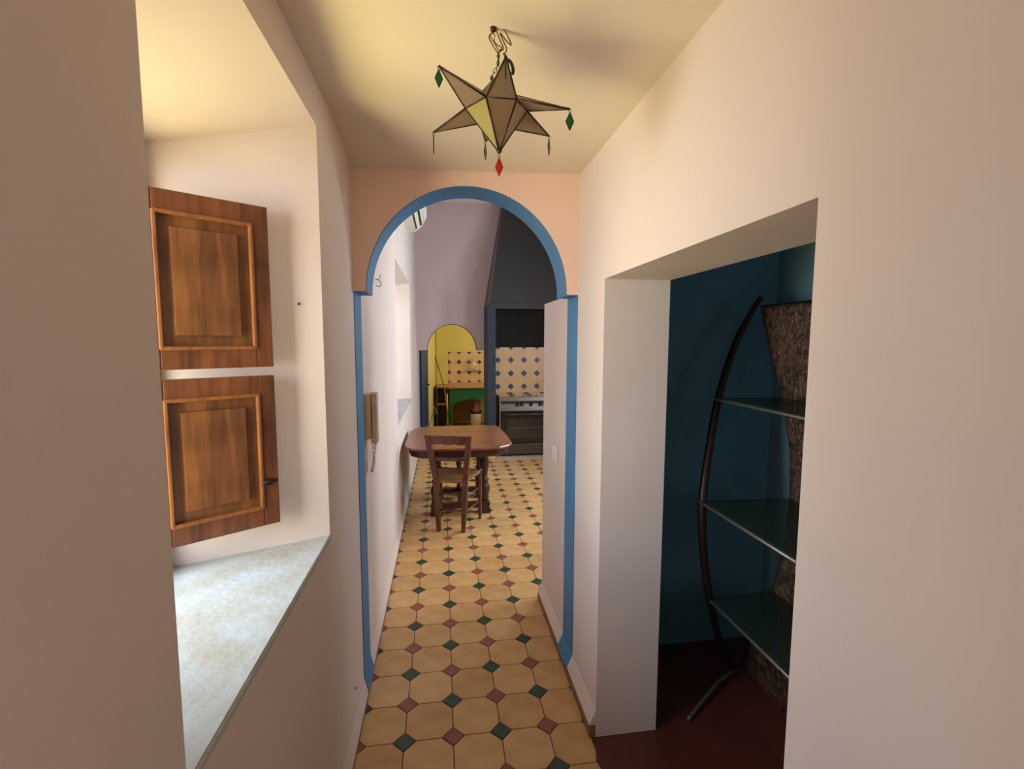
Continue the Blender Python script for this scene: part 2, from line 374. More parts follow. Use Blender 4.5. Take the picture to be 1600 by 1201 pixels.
# ------------------------------------------------------------ floor tiles
bm = B()
box(bm, -.02, .967, -4.2, .5, -.05, -.004); box(bm, -.02, 2.5, .5, YB+.14, -.05, -.004); box(bm, -.1, 2.2, YB+.14, YS+.1, -.05, -.004)
fl = struct('floor', bm, M_grout)
S = .2; C = .0455
def octagon(x, y, a=S/2-.0018, c=C, x0=-9, x1=9):
    pts = [(x-a+c, y-a), (x+a-c, y-a), (x+a, y-a+c), (x+a, y+a-c), (x+a-c, y+a), (x-a+c, y+a), (x-a, y+a-c), (x-a, y-a+c)]
    return [(min(max(px, x0), x1), py) for px, py in pts]
def tile_mesh(name, pts, m, h=.004, b=.0012):
    bm = B(); cx = sum(p[0] for p in pts)/len(pts); cy = sum(p[1] for p in pts)/len(pts)
    lo = [bm.verts.new((x, y, -h)) for x, y in pts]; mid = [bm.verts.new((x, y, -b)) for x, y in pts]
    top = [bm.verts.new((cx+(x-cx)*(1-b/.09), cy+(y-cy)*(1-b/.09), 0)) for x, y in pts]; n = len(pts)
    for i in range(n):
        j = (i+1) % n
        bm.faces.new([lo[i], lo[j], mid[j], mid[i]]); bm.faces.new([mid[i], mid[j], top[j], top[i]])
    bm.faces.new(top)
    bmesh.ops.recalc_face_normals(bm, faces=bm.faces)
    me = bpy.data.meshes.new(name); bm.to_mesh(me); bm.free(); me.materials.append(m); return me
octs = [tile_mesh('tile', octagon(0, 0), m) for m in (M_cream, M_cream2)]
d = .0435
dia = [(-d, 0), (0, -d), (d, 0), (0, d)]
dgreen = tile_mesh('diamond_tile', dia, M_green_t); dred = tile_mesh('diamond_tile', dia, M_red_t)
def put(me, loc, parent, rot=(0, 0, 0), name=None):
    o = bpy.data.objects.new(name or me.name.split('.')[0], me); COL.objects.link(o); o.location = loc; o.rotation_euler = rot; o.parent = parent; return o
far = B(); fard = B()
def stuff_poly(bmx, pts, z, mi=0):
    f = bmx.faces.new([bmx.verts.new((x, y, z)) for x, y in pts]); f.material_index = mi
nt_ = nd_ = 0
for j in range(-22, 38):
    for i in range(0, 13):
        x, y = S*i+S/2, S*j+S/2
        if y > YB+2.2: continue
        lim = .967 if y < .55 else (2.4 if y < YB else 1.9)
        if x < lim+.1:
            if -.7 < y < 3.6 and x < (1.0 if y < 1 else .9+.14*y) and nt_ < 290:
                if x+S/2 > lim: o = put(tile_mesh('tile', octagon(0, 0, x1=lim-x-.001), random.choice((M_cream, M_cream2))), (x, y, random.uniform(-.0006, .0004)), fl)
                else: o = put(random.choice(octs), (x, y, random.uniform(-.0007, .0005)), fl)
                nt_ += 1
            else: stuff_poly(far, octagon(x, y, x1=lim), 0)
        x, y = S*i, S*j
        if x < lim-.0 or (x-.04 < lim):
            if i == 0: continue
            g_ = (i+j) % 2 == 1
            if -.7 < y < 3.9 and x < (1.0 if y < 1 else .9+.14*y) and x+.0435 < lim+.03 and nd_ < 290:
                if x+d > lim: o = put(tile_mesh('diamond_tile', [(-d, 0), (0, -d), (min(d, lim-x), -.012), (min(d, lim-x), .012), (0, d)], M_green_t if g_ else M_red_t), (x, y, .0002), fl)
                else: put(dgreen if g_ else dred, (x, y, random.uniform(-.0004, .0004)), fl)
                nd_ += 1
            elif x+.04 < lim: stuff_poly(fard, [(x-d, y), (x, y-d), (x+d, y), (x, y+d)], 0.0002, 0 if g_ else 1)
for j in range(-4, 20):      # half diamonds along the left wall
    g_ = j % 2 == 1
    put(tile_mesh('diamond_tile', [(.004, -.04), (d, 0), (.004, .04)], M_green_t if g_ else M_red_t), (0, S*j, 0), fl)
o = obj('tile_field', far, M_cream, fl); o['kind'] = 'stuff'
o = obj('diamond_field', fard, [M_green_t, M_red_t], fl); o['kind'] = 'stuff'

# ------------------------------------------------------------ wall tiles
def wall_tiles(parent, xs, zs, y, x0, x1, z0, z1, yoff=.006):
    bm = B(); box(bm, x0, x1, y-yoff, y, z0, z1); obj('tile_grout', bm, M_wgrout, parent)
    def mk(pts, m, nm):
        bm = B(); hexa(bm, [(a, y-yoff, b) for a, b in pts], [(a, y-yoff-.004, b) for a, b in pts]); return obj(nm, bm, m, parent)
    cl = lambda v, a, b: min(max(v, a), b)
    a = .0988; c = .046
    for X in xs:
        for Z in zs:
            pts = [(cl(px, x0, x1), cl(pz, z0, z1)) for px, pz in octagon(X, Z, a, c)]
            q = []
            for p in pts:
                if not q or (abs(p[0]-q[-1][0])+abs(p[1]-q[-1][1])) > 1e-4: q.append(p)
            if len(q) > 2 and (abs(q[0][0]-q[-1][0])+abs(q[0][1]-q[-1][1])) < 1e-4: q.pop()
            if len(q) > 2 and max(p[0] for p in q)-min(p[0] for p in q) > .01 and max(p[1] for p in q)-min(p[1] for p in q) > .01: mk(q, M_otile, 'tile')
    dd = .049
    for X in [x-.1 for x in xs]+[xs[-1]+.1]:
        for Z in [z-.1 for z in zs]+[zs[-1]+.1]:
            pts = [(X-dd, Z), (X, Z-dd), (X+dd, Z), (X, Z+dd)]
            if X-dd > x1 or X+dd < x0 or Z-dd > z1 or Z+dd < z0: continue
            if Z+dd > z1: pts = [(X-dd+(max(0, Z-z1)), min(Z, z1)), (X, Z-dd), (X+dd-(max(0, Z-z1)), min(Z, z1))] if Z-dd < z1-.01 else None
            elif Z-dd < z0: pts = [(X-dd, max(Z, z0)), (X+dd, max(Z, z0)), (X, Z+dd)]
            if pts is None: continue
            if X-dd < x0 or X+dd > x1: pts = [(cl(px, x0, x1), pz) for px, pz in pts]
            if len({(round(p[0], 4), round(p[1], 4)) for p in pts}) < 3: continue
            mk(pts, M_btile, 'diamond_tile')
wall_tiles(wb, [1.09+.2*k for k in range(7)], [1.053+.2*k for k in range(-1, 3)], YB, 1.10, 2.39, .83, 1.546)
ws = bpy.data.objects['wall_scullery']
wall_tiles(ws, [.59+.2*k for k in range(5)], [.92+.2*k for k in range(3)], YS, .478, 1.45, .80, 1.42)

# ------------------------------------------------------------ hood, pillar and hearth
hd = thing('cooker_hood', 'tall charcoal plaster cooker hood tapering to the ceiling above the stove', 'cooker hood', (1.0, 4.6, 0))
def local(o, root):      # parts are modelled in world coordinates; shift them under their root
    o.parent = root; o.matrix_parent_inverse = (Matrix.Translation(root.location) @ Matrix.Rotation(root.rotation_euler[2], 4, 'Z')).inverted(); return o
def sub(o, part):        # sub-part: parts carry world coordinates, so no further offset
    o.parent = part; return o
def P(name, bm, m, root, **k): return local(obj(name, bm, m, None, **k), root)
bm = B()
hexa(bm, [(1.0, 4.6, 2.135), (2.38, 4.6, 2.135), (2.38, YB-.03, 2.135), (1.0, YB-.03, 2.135)], [(1.25, 5.0, H-.05), (2.38, 5.0, H-.05), (2.38, YB-.03, H-.05), (1.25, YB-.03, H-.05)])
P('canopy', bm, M_hood, hd)
bm = B(); hexa(bm, [(.985, 4.597, 2.125), (1.0, 4.597, 2.125), (1.0, YB-.002, 2.125), (.985, YB-.002, 2.125)], [(1.235, 4.997, H-.05), (1.25, 4.997, H-.05), (1.25, YB-.002, H-.05), (1.235, YB-.002, H-.05)])
P('edge_strip', bm, M_hoodedge, hd)
bm = B(); box(bm, 1.0, 2.38, 4.585, 4.68, 2.10, 2.145); P('lintel', bm, M_hood, hd)
bm = B(); box(bm, .985, 1.095, 4.6, YB-.002, .115, 2.125); P('side_pillar', bm, M_pillar, hd)
bm = B(); box(bm, .985, 1.095, 4.6, YB-.002, 0, .115); pb = P('pillar_base', bm, M_otile, hd)
bm = B()
for k in range(3):
    x = 1.005+.035*k; exty(bm, [(x-.011, .045), (x, .025), (x+.011, .045), (x+.004, .075), (x-.004, .075)], 4.596, 4.6)
box(bm, .987, 1.093, 4.596, 4.6, .095, .112)
P('painted_motif', bm, mat('orange_motif', (176, 84, 40), .5), hd)
bm = B(); box(bm, 1.10, 2.38, 4.56, YB, 0, .018); P('hearth_slab', bm, mat('pale_stone', (190, 178, 168), .5), hd)

# ------------------------------------------------------------ stove
SX0, SX1, SY = 1.15, 2.05, 4.63
st = thing('gas_stove', 'wide steel range stove with black oven door under the dark hood', 'stove', (1.6, 4.9, 0.018))
bm = B(); box(bm, SX0+.01, SX1-.01, SY+.02, YB-.03, .06, .80); P('body', bm, M_dark, st)
bm = B(); box(bm, SX0, SX1, SY+.03, YB-.03, .85, .868, bev=.004); P('hob', bm, mat('glossy_hob', (196, 176, 160), .10, .9), st)
bm = B(); hexa(bm, [(SX0, SY, .665), (SX1, SY, .665), (SX1, SY+.1, .665), (SX0, SY+.1, .665)], [(SX0, SY+.04, .855), (SX1, SY+.04, .855), (SX1, SY+.1, .855), (SX0, SY+.1, .855)]); cp = P('control_panel', bm, M_steel, st)
for kx in (1.405, 1.465, 1.6, 1.73, 1.79, 1.90):
    bm = B(); tube(bm, [(kx, SY+.03, .757), (kx, SY-.018, .752)], .021, 12); sub(obj('knob', bm, M_dark), cp)
bm = B(); box(bm, SX0+.01, SX1-.01, SY-.005, SY+.03, .20, .655, bev=.004); od = P('oven_door', bm, M_dglass, st)
bm = B(); box(bm, SX0+.11, SX1-.11, SY-.008, SY-.004, .27, .56, bev=.001); sub(obj('door_window', bm, mat('oven_inner_glass', (44, 38, 36), .1, spec=.7)), od)
bm = B(); box(bm, SX0+.14, SX1-.14, SY-.0085, SY-.0075, .42, .427); sub(obj('oven_rack', bm, mat('dim_rack', (90, 84, 80), .4)), od)
bm = B(); tube(bm, [(SX0+.08, SY-.04, .618), (SX1-.08, SY-.04, .618)], .010, 10)
for x in (SX0+.1, SX1-.1): tube(bm, [(x, SY-.04, .618), (x, SY, .618)], .008, 8)
sub(obj('door_handle', bm, M_steel), od)
bm = B(); box(bm, SX0, SX1, SY-.003, SY+.03, .045, .192, bev=.004); P('drawer', bm, M_steel, st)
bm = B(); box(bm, SX0, SX0+.012, SY, SY+.5, .045, .85); P('side_trim', bm, M_chrome, st)
for x in (SX0+.05, SX1-.05):
    for y in (SY+.06, YB-.1):
        bm = B(); tube(bm, [(x, y, .0185), (x, y, .06)], .018, 10); P('foot', bm, M_dark, st)
for x in (SX0+.2, SX0+.45, SX0+.7):
    for y in (SY+.17, SY+.4):
        bm = B(); lathe(bm, [(.045, .868), (.045, .873), (.03, .876)], x, y); P('burner', bm, M_dark, st)

# ------------------------------------------------------------ table
tb_ = thing('dining_table', 'walnut table with clipped rounded corners, standing against the left wall', 'table', (.50, 2.72, 0))
out = [(.028, 2.42), (.06, 2.27), (.13, 2.19), (.28, 2.165), (.72, 2.165), (.86, 2.185), (.955, 2.26), (.992, 2.36), (.995, 2.60), (.985, 2.84), (.955, 3.18), (.93, 3.24), (.80, 3.262), (.25, 3.265), (.12, 3.23), (.08, 3.17), (.035, 3.02)]
def oval(sc_, z): return [((x-.505)*sc_+.505, (y-2.715)*sc_+2.715, z) for x, y in out]
def slab(bm, rings):
    vs = [[bm.verts.new(p) for p in r] for r in rings]; n = len(rings[0])
    for a, b in zip(vs, vs[1:]):
        for i in range(n): bm.faces.new([a[i], a[(i+1) % n], b[(i+1) % n], b[i]])
    bm.faces.new(vs[0][::-1]); bm.faces.new(vs[-1])
bm = B(); slab(bm, [oval(.965, .692), oval(.985, .696), oval(1.0, .704), oval(1.0, .712), oval(.99, .72)]); P('tabletop', bm, M_table, tb_)
bm = B(); slab(bm, [oval(.97, .7201), oval(.97, .7206)]); bm.free()
bm = B(); box(bm, .06, .945, 2.93, 2.933, .7195, .7206); P('leaf_joint', bm, M_tabdark, tb_)
bm = B(); slab(bm, [oval(.90, .625), oval(.93, .635), oval(.93, .692)]); P('apron', bm, M_tabdark, tb_)
prof = [(.030, .10), (.034, .13), (.048, .15), (.038, .17), (.050, .20), (.056, .24), (.040, .28), (.030, .30), (.044, .315), (.044, .33), (.030, .345), (.034, .40), (.046, .46), (.048, .50), (.034, .53), (.048, .545), (.048, .56), (.040, .575), (.040, .63)]
for (x, y) in ((.30, 2.55), (.755, 2.57), (.31, 3.02), (.745, 3.02)):
    bm = B(); lathe(bm, prof, x, y, 16); P('leg', bm, M_tabdark, tb_)
    bm = B(); exty(bm, [(x-.055, 0), (x+.055, 0), (x+.06, .03), (x+.04, .06), (x+.055, .09), (x+.04, .12), (x-.04, .12), (x-.055, .09), (x-.04, .06), (x-.06, .03)], y-.045, y+.045); P('foot', bm, M_tabdark, tb_)
bm = B()
box(bm, .30, .755, 2.53, 2.59, .055, .11, bev=.006); P('stretcher', bm, M_tabdark, tb_)
bm = B(); box(bm, .50, .555, 2.59, 3.0, .06, .10, bev=.006); P('stretcher', bm, M_tabdark, tb_)
bm = B(); box(bm, .31, .745, 2.99, 3.05, .06, .11, bev=.006); P('stretcher', bm, M_tabdark, tb_)
bm = B(); lathe(bm, [(.03, .1), (.022, .16), (.032, .2), (.03, .3), (.02, .34), (.03, .38), (.034, .5), (.024, .55), (.034, .58), (.034, .63)], .527, 2.96, 12); P('centre_post', bm, M_tabdark, tb_)

# ------------------------------------------------------------ chair (local: x right, y forward = facing the table)
ch = thing('dining_chair', 'brown wooden chair with woven rush seat pulled up to the walnut table', 'chair', (.43, 2.135, 0), math.atan2(-.27, .963))
def bar(bm, p, q, wx, wy):
    """rectangular bar between two points, section wx by wy"""
    p = Vector(p); q = Vector(q)
    hexa(bm, [(p.x+a*wx/2, p.y+b*wy/2, p.z) for a, b in ((-1, -1), (1, -1), (1, 1), (-1, 1))], [(q.x+a*wx/2, q.y+b*wy/2, q.z) for a, b in ((-1, -1), (1, -1), (1, 1), (-1, 1))])
def post_x(z): return .108+.02*z/.46 if z < .46 else .128+(z-.46)/.40*.052
def post_y(z): return .0 if z < .46 else -(z-.46)/.40*.075
for s in (-1, 1):
    bm = B(); zs = [0, .2, .46, .62, .75, .855]
    rings = []
    for z in zs:
        hw = .016 if z < .1 else .022
        if z > .8: hw = .019
        x = s*post_x(z); y = post_y(z)
        rings.append([(x-hw, y-hw, z), (x+hw, y-hw, z), (x+hw, y+hw, z), (x-hw, y+hw, z)])
    slab(bm, rings); obj('rear_leg', bm, M_chair, ch)
    bm = B(); lathe(bm, [(.013, 0), (.018, .05), (.020, .25), (.021, .45), (.016, .475)], s*.187, .33, 10); obj('front_leg', bm, M_chair, ch)
    for z in (.17, .30):
        bm = B(); tube(bm, [(s*post_x(z), .0, z), (s*.187, .33, z)], .009, 8); obj('side_rung', bm, M_chair, ch)
# top rail with a scalloped lower edge
bm = B()
z1 = .85; z0 = .785; n = 20; prev = None
for k in range(n+1):
    t = k/n; x = -post_x(.82)+2*post_x(.82)*t
    bow = .012*math.sin(PI*t)
    lo = z0-.006*math.sin(PI*t)+(.009 if abs(t-.5) < .04 else 0)+.005*math.cos(t*6*PI); hi = z1-.012*abs(math.cos(PI*t))**2*0+.006*math.sin(PI*t)
    cur = [bm.verts.new((x, post_y(.82)-.010-bow, lo)), bm.verts.new((x, post_y(.82)+.010-bow, lo)), bm.verts.new((x, post_y(.84)+.010-bow, hi)), bm.verts.new((x, post_y(.84)-.010-bow, hi))]
    if prev:
        for i in range(4): bm.faces.new([prev[i], prev[(i+1) % 4], cur[(i+1) % 4], cur[i]])
    else: bm.faces.new(cur)
    prev = cur
bm.faces.new(prev[::-1]); obj('top_rail', bm, M_chair, ch)
for z, h in ((.645, .028), (.540, .044)):
    bm = B(); pts = [(-post_x(z)+2*post_x(z)*t, post_y(z)-.01*math.sin(PI*t), z) for t in [k/8 for k in range(9)]]
    slab(bm, [[(x, y-.007, z-h/2), (x, y+.007, z-h/2), (x, y+.007, z+h/2), (x, y-.007, z+h/2)] for x, y, z in pts]); obj('back_slat', bm, M_chair, ch)
for z in (.19, .33):
    bm = B(); tube(bm, [(-post_x(z), 0, z), (post_x(z), 0, z)], .010, 8); obj('rear_rung', bm, M_chair, ch)
    bm = B(); tube(bm, [(-.187, .33, z+.03), (.187, .33, z+.03)], .011, 8); obj('front_rung', bm, M_chair, ch)
# woven rush seat, four fields meeting at the centre
bm = B(); out_ = [(-.135, -.015), (.135, -.015), (.205, .35), (-.205, .35)]; cc = Vector((0, .17, .448))
ns = 9
for e in range(4):
    a = Vector((*out_[e], .465)); b = Vector((*out_[(e+1) % 4], .465))
    for k in range(ns):
        t0, t1 = k/ns, (k+1)/ns; tm = (t0+t1)/2
        q = lambda t, dz: [a.lerp(cc, t)+Vector((0, 0, dz)), b.lerp(cc, t)+Vector((0, 0, dz))]
        A0, A1, A2 = q(t0, 0), q(tm, .004), q(t1, 0)
        quad(bm, A0[0], A0[1], A1[1], A1[0]); 
        if k < ns-1: quad(bm, A1[0], A1[1], A2[1], A2[0])
        else: bm.faces.new([bm.verts.new(A1[0]), bm.verts.new(A1[1]), bm.verts.new(cc)])
hexa(bm, [(x*.96, (y-.17)*.96+.17, .432) for x, y in out_], [(x, y, .464) for x, y in out_])
obj('rush_seat', bm, M_rush, ch)

# ------------------------------------------------------------ window shutters
def shutter(label, z0, z1, hinge, free):
    hx, hy = hinge; a = Vector((free[0]-hx, free[1]-hy, 0)); W = a.length
    ang = math.atan2(a.y, a.x)
    s = thing('window_shutter', label, 'shutter', (hx, hy, z0), ang)
    h = z1-z0; T = .024; st_ = .042; rl = .052
    bm = B(); box(bm, 0, st_, -T/2, T/2, 0, h, bev=.002); obj('stile', bm, M_shut, s)
    bm = B(); box(bm, W-st_, W, -T/2, T/2, 0, h, bev=.002); obj('stile', bm, M_shut, s)
    bm = B(); box(bm, st_, W-st_, -T/2, T/2, 0, rl, bev=.002); obj('rail', bm, M_shut, s)
    bm = B(); box(bm, st_, W-st_, -T/2, T/2, h-rl, h, bev=.002); obj('rail', bm, M_shut, s)
    # bead moulding ring
    bm = B(); X0, X1, Z0, Z1 = st_, W-st_, rl, h-rl; b = .008; y = -T/2-.004
    for (x0, x1, za, zb) in ((X0-.002, X0+b, Z0, Z1), (X1-b, X1+.002, Z0, Z1), (X0, X1, Z0-.002, Z0+b), (X0, X1, Z1-b, Z1+.002)):
        box(bm, x0, x1, y, T/2, za, zb, bev=.0025)
    obj('bead', bm, M_bead, s)
    # raised panel with sloped fielding
    bm = B(); f = .026; yb = -T/2+.012; yt = -T/2+.002
    O = [(X0+b, Z0+b), (X1-b, Z0+b), (X1-b, Z1-b), (X0+b, Z1-b)]; I = [(X0+b+f, Z0+b+f), (X1-b-f, Z0+b+f), (X1-b-f, Z1-b-f), (X0+b+f, Z1-b-f)]
    i2_ = [(x+(.003 if k in (0, 3) else -.003), z+(.003 if k < 2 else -.003)) for k, (x, z) in enumerate(I)]
    rings = [[(x, T/2-.004, z) for x, z in O], [(x, yb, z) for x, z in O], [(x, yb-.001, z) for x, z in I], [(x, yt, z) for x, z in i2_]]
    slab(bm, rings); obj('panel', bm, M_shut_in, s)
    # two small hinges at the window side
    for z in (.07, h-.11):
        bm = B(); tube(bm, [(-.004, -T/2, z), (-.004, -T/2, z+.05)], .006, 8); obj('hinge', bm, M_iron, s)
    return s, W, h
HG = (-.372, -.546); FR = (-.122, -.368)
shutter('upper wooden window shutter, raised panel, folded open in the left window recess', 1.565, 2.015, HG, FR)
s2, W2, h2 = shutter('lower wooden window shutter with small latch knob, folded open above the cement sill', 1.098, 1.540, HG, FR)
bm = B(); tube(bm, [(W2-.028, -.012, .13), (W2-.028, -.020, .13)], .010, 10); tube(bm, [(W2-.05, -.018, .13), (W2-.005, -.018, .132)], .0035, 6); o = obj('latch', bm, M_iron, s2); o['label'] = 'small dark metal latch'

# ------------------------------------------------------------ star lantern
HK = Vector((.503, -.617, cz(.503, -.617)))
RV = {0: (.441, -.626, 2.210), 1: (.479, -.687, 2.214), 2: (.551, -.685, 2.209), 3: (.584, -.621, 2.200), 4: (.546, -.561, 2.195), 5: (.474, -.563, 2.201)}
def ray_y(px, py, y):
    dx, dy = (px-800)/F, (600.5-py)/F; dd = rt*dx+up*dy+fw; return CAM+dd*((y-CAM.y)/dd.y)
tip_px = {0: (195, 355, -.70), 1: (645, 295, -.79), 2: (1075, 645, -.70), 3: (935, 825, -.535), 4: (508, 860, -.455), 5: (160, 800, -.545)}
TP = {k: ray_y(640+a/4.29, 20+b/4.29, y) for k, (a, b, y) in tip_px.items()}
ringpx = {0: (375, 640, -.628), 1: (512, 562, -.690), 2: (718, 578, -.686), 3: (787, 657, -.622)}
for k, (a, b, y) in ringpx.items(): RV[k] = ray_y(640+a/4.29, 20+b/4.29, y)
RV = {k: Vector(v) for k, v in RV.items()}
BT = ray_y(640+600/4.29, 20+935/4.29, -.632)
cen = sum(RV.values(), Vector())/6; TT = cen+Vector((-.01, 0, .075))
sl = thing('star_lantern', 'star-shaped amber glass lantern in dark metal hanging from the corridor ceiling', 'lantern', HK)
cames = []
def pane(pts, m=M_starglass):
    c = sum((Vector(p) for p in pts), Vector())/3
    bm = B(); q = [Vector(p) for p in pts]
    n = (q[1]-q[0]).cross(q[2]-q[0]).normalized()*.0008
    hexa(bm, [p.lerp(c, .02)-n for p in q], [p.lerp(c, .02)+n for p in q]); P('glass_pane', bm, m, sl)
def key(p): return tuple(round(v, 4) for v in p)
edges = {}
def E(a, b, r=.0023): edges.setdefault(tuple(sorted((key(a), key(b)))), r)
for k in range(6):
    a, b = RV[k], RV[(k+1) % 6]; tp = TP[k]; mid = (a+b)/2
    ridge = mid.lerp(TT, .45)
    pane((a, b, tp)); pane((a, tp, ridge)); pane((b, tp, ridge)); pane((a, b, BT), M_starbright if k == 0 else M_starglass); pane((a, ridge, TT)); pane((b, ridge, TT))
    E(a, b); E(a, tp); E(b, tp); E(tp, ridge, .0013); E(a, BT); E(ridge, TT, .0013); E(a, ridge, .0013); E(b, ridge, .0013)
bm = B()
for (a, b), r in edges.items(): tube(bm, [a, b], r, 6)
P('frame', bm, M_came, sl)
bm = B(); lathe(bm, [(.001, .0), (.006, .004), (.008, .012), (.002, .014)], 0, 0, 8)
for v in bm.verts: v.co += BT-Vector((0, 0, .004))
P('bottom_cap', bm, M_came, sl)
def drop(at, w_, h, rot, glass, nm='glass_drop'):
    """diamond pendant with metal rim on a little ring"""
    bm = B(); c = Vector(at)
    dx, dy = math.cos(rot), math.sin(rot)
    pts = [c+Vector((0, 0, -.008)), c+Vector((dx*w_/2, dy*w_/2, -.008-h*.5)), c+Vector((0, 0, -.008-h)), c+Vector((-dx*w_/2, -dy*w_/2, -.008-h*.5))]
    n = Vector((-dy, dx, 0))*.0015
    hexa(bm, [p-n for p in pts], [p+n for p in pts]); g = P(nm, bm, glass, sl)
    bm = B()
    for i in range(4): tube(bm, [pts[i], pts[(i+1) % 4]], .0013, 6)
    tube(bm, [c+Vector((.003*math.cos(2*PI*i/8), 0, -.004+.004*math.sin(2*PI*i/8))) for i in range(9)], .0008, 5)
    sub(obj('drop_rim', bm, M_came), g)
    g['label'] = 'red glass diamond pendant' if nm.startswith('red') else 'green glass diamond pendant'
drop(TP[0], .017, .038, .15, M_gdrop); drop(TP[1]+Vector((0, 0, .004)), .010, .040, 1.2, M_gdrop); drop(TP[2], .019, .040, -.1, M_gdrop)
drop(TP[3], .016, .042, 1.02, M_gdrop); drop(TP[4], .018, .042, 1.1, M_gdrop); drop(TP[5], .016, .045, PI/2+.02, M_gdrop)
drop(BT-Vector((0, 0, .006)), .018, .042, -.14, M_rdrop, 'red_glass_drop')
# chain from the ring to the top of the star
ctop = ray_y(640+595/4.29, 20+265/4.29, -.617)
bm = B()
cpts = spline([ctop, ray_y(640+590/4.29, 20+350/4.29, -.62), ray_y(640+545/4.29, 20+440/4.29, -.615), TT+Vector((0, 0, .004))], 4)
for i in range(len(cpts)-1):
    a, b = cpts[i], cpts[i+1]; c = (a+b)/2; dv = (b-a); L_ = dv.length*.62; u = dv.normalized()
    s = u.cross(Vector((0, 1, 0)) if i % 2 else Vector((1, 0, 0))).normalized()
    tube(bm, [c+u*L_*math.cos(2*PI*k/10)+s*.0035*math.sin(2*PI*k/10) for k in range(11)], .0009, 5)
P('chain', bm, M_came, sl)
# ceiling hook plate and the S-shaped wire hooks
bm = B(); lathe(bm, [(.006, -.008), (.008, -.002), (.008, .004)], HK.x, HK.y, 12)
for v in bm.verts: v.co.z += HK.z-.0
P('ceiling_hook', bm, M_came, sl)
def zpath(pts, y=-.617): return spline([ray_y(740+a/12.01, 20+b/12.01, y) for a, b in pts], 5)
for pts, r in (([(370, 230), (345, 300), (345, 380), (400, 420), (385, 520), (440, 600), (530, 650)], .0011),
               ([(345, 380), (290, 450), (350, 590), (450, 740), (530, 700), (560, 660), (480, 480), (430, 340), (380, 270)], .0016),
               ([(300, 420), (400, 580), (470, 700), (540, 660)], .0013),
               ([(430, 270), (560, 310), (630, 420), (700, 570), (690, 600), (600, 510), (520, 400), (500, 400), (570, 560), (620, 680), (590, 760), (560, 790)], .0016),
               ([(560, 760), (600, 830), (590, 900)], .0026), ([(465, 760), (465, 900), (460, 1010)], .0024)):
    bm = B(); tube(bm, zpath(pts), r, 6); P('wire_hook', bm, M_brass, sl)
bm = B(); tube(bm, spline([ray_y(740+a/12.01, 20+b/12.01, -.66) for a, b in [(600, 870), (690, 920), (740, 1050), (730, 1150)]]), .004, 8); o = P('cable', bm, M_dark, sl)

# ------------------------------------------------------------ metal shelf unit in the dark room
su = thing('shelf_unit', 'bow-sided dark metal shelf unit with three glass shelves beyond the doorway', 'shelf unit', (1.7, -.15, 0))
prof_l = [(.215, .0), (.21, .047), (.117, .305), (.032, .527), (-.022, .72), (-.041, .93), (-.021, 1.18), (.043, 1.397), (.126, 1.564), (.22, 1.805)]
YC = -.32
def hw(z):
    for (a, za), (b, zb) in zip(prof_l, prof_l[1:]):
        if za <= z <= zb: return (a+(b-a)*(z-za)/(zb-za))-YC
    return prof_l[-1][0]-YC
# hammered hourglass panel: real relief
M_ham = mat('hammered_copper', (150, 116, 94), .32, .6, bump=1.0, bscale=70, col2=(70, 52, 42), vscale=45)
bm = B(); NZ, NYY = 110, 34; G = []
from mathutils import noise
for i in range(NZ+1):
    z = 1.803*i/NZ+.0; h = hw(z); row = []
    for j in range(NYY+1):
        y = YC-h+2*h*j/NYY
        n1 = noise.noise(Vector((y*55, z*55, .3))); n2 = noise.voronoi(Vector((y*60, z*60, 0)))[0][0]
        dx = 0 if j in (0, NYY) or i in (0, NZ) else -.006*max(0, n1)-.009*min(.6, n2)
        row.append(bm.verts.new((1.86+dx, y, z)))
    G.append(row)
for a, b in zip(G, G[1:]):
    for j in range(NYY): bm.faces.new([a[j], a[j+1], b[j+1], b[j]]).smooth = True
bk = [[bm.verts.new((1.878, YC-hw(1.803*i/NZ), 1.803*i/NZ)), bm.verts.new((1.878, YC+hw(1.803*i/NZ), 1.803*i/NZ))] for i in range(0, NZ+1)]
for i in range(NZ):
    bm.faces.new([bk[i][0], bk[i+1][0], bk[i+1][1], bk[i][1]])
    bm.faces.new([G[i][0], G[i+1][0], bk[i+1][0], bk[i][0]]); bm.faces.new([G[i][-1], G[i+1][-1], bk[i+1][1], bk[i][1]])
bm.faces.new(G[-1]+[bk[-1][1], bk[-1][0]])
P('hourglass_panel', bm, M_ham, su)
bm = B()
for s in (-1, 1): tube(bm, [(1.866, YC+s*hw(z), z) for z in [1.803*k/40 for k in range(41)]], .0055, 6)
tube(bm, [(1.866, YC-hw(1.8), 1.806), (1.866, YC+hw(1.8), 1.806)], .007, 6)
P('panel_border', bm, M_iron, su)
bowP = [(1.838, .19, 1.845), (1.785, .188, 1.762), (1.70, .165, 1.62), (1.60, .11, 1.40), (1.535, .06, 1.19), (1.475, .0, .96), (1.49, .0, .72), (1.54, .017, .50), (1.66, .11, .22), (1.76, .165, .06), (1.80, .19, .01)]
YC2 = -.32
bp1 = spline(bowP, 6)
bm = B(); tube(bm, bp1, [.012 + .006*math.sin(PI*i/(len(bp1)-1)) for i in range(len(bp1))], 10); P('side_bow', bm, M_iron, su)
bm = B(); tube(bm, [Vector((p.x, 2*YC2-p.y, p.z)) for p in bp1], [.012 + .006*math.sin(PI*i/(len(bp1)-1)) for i in range(len(bp1))], 10); P('side_bow', bm, M_iron, su)
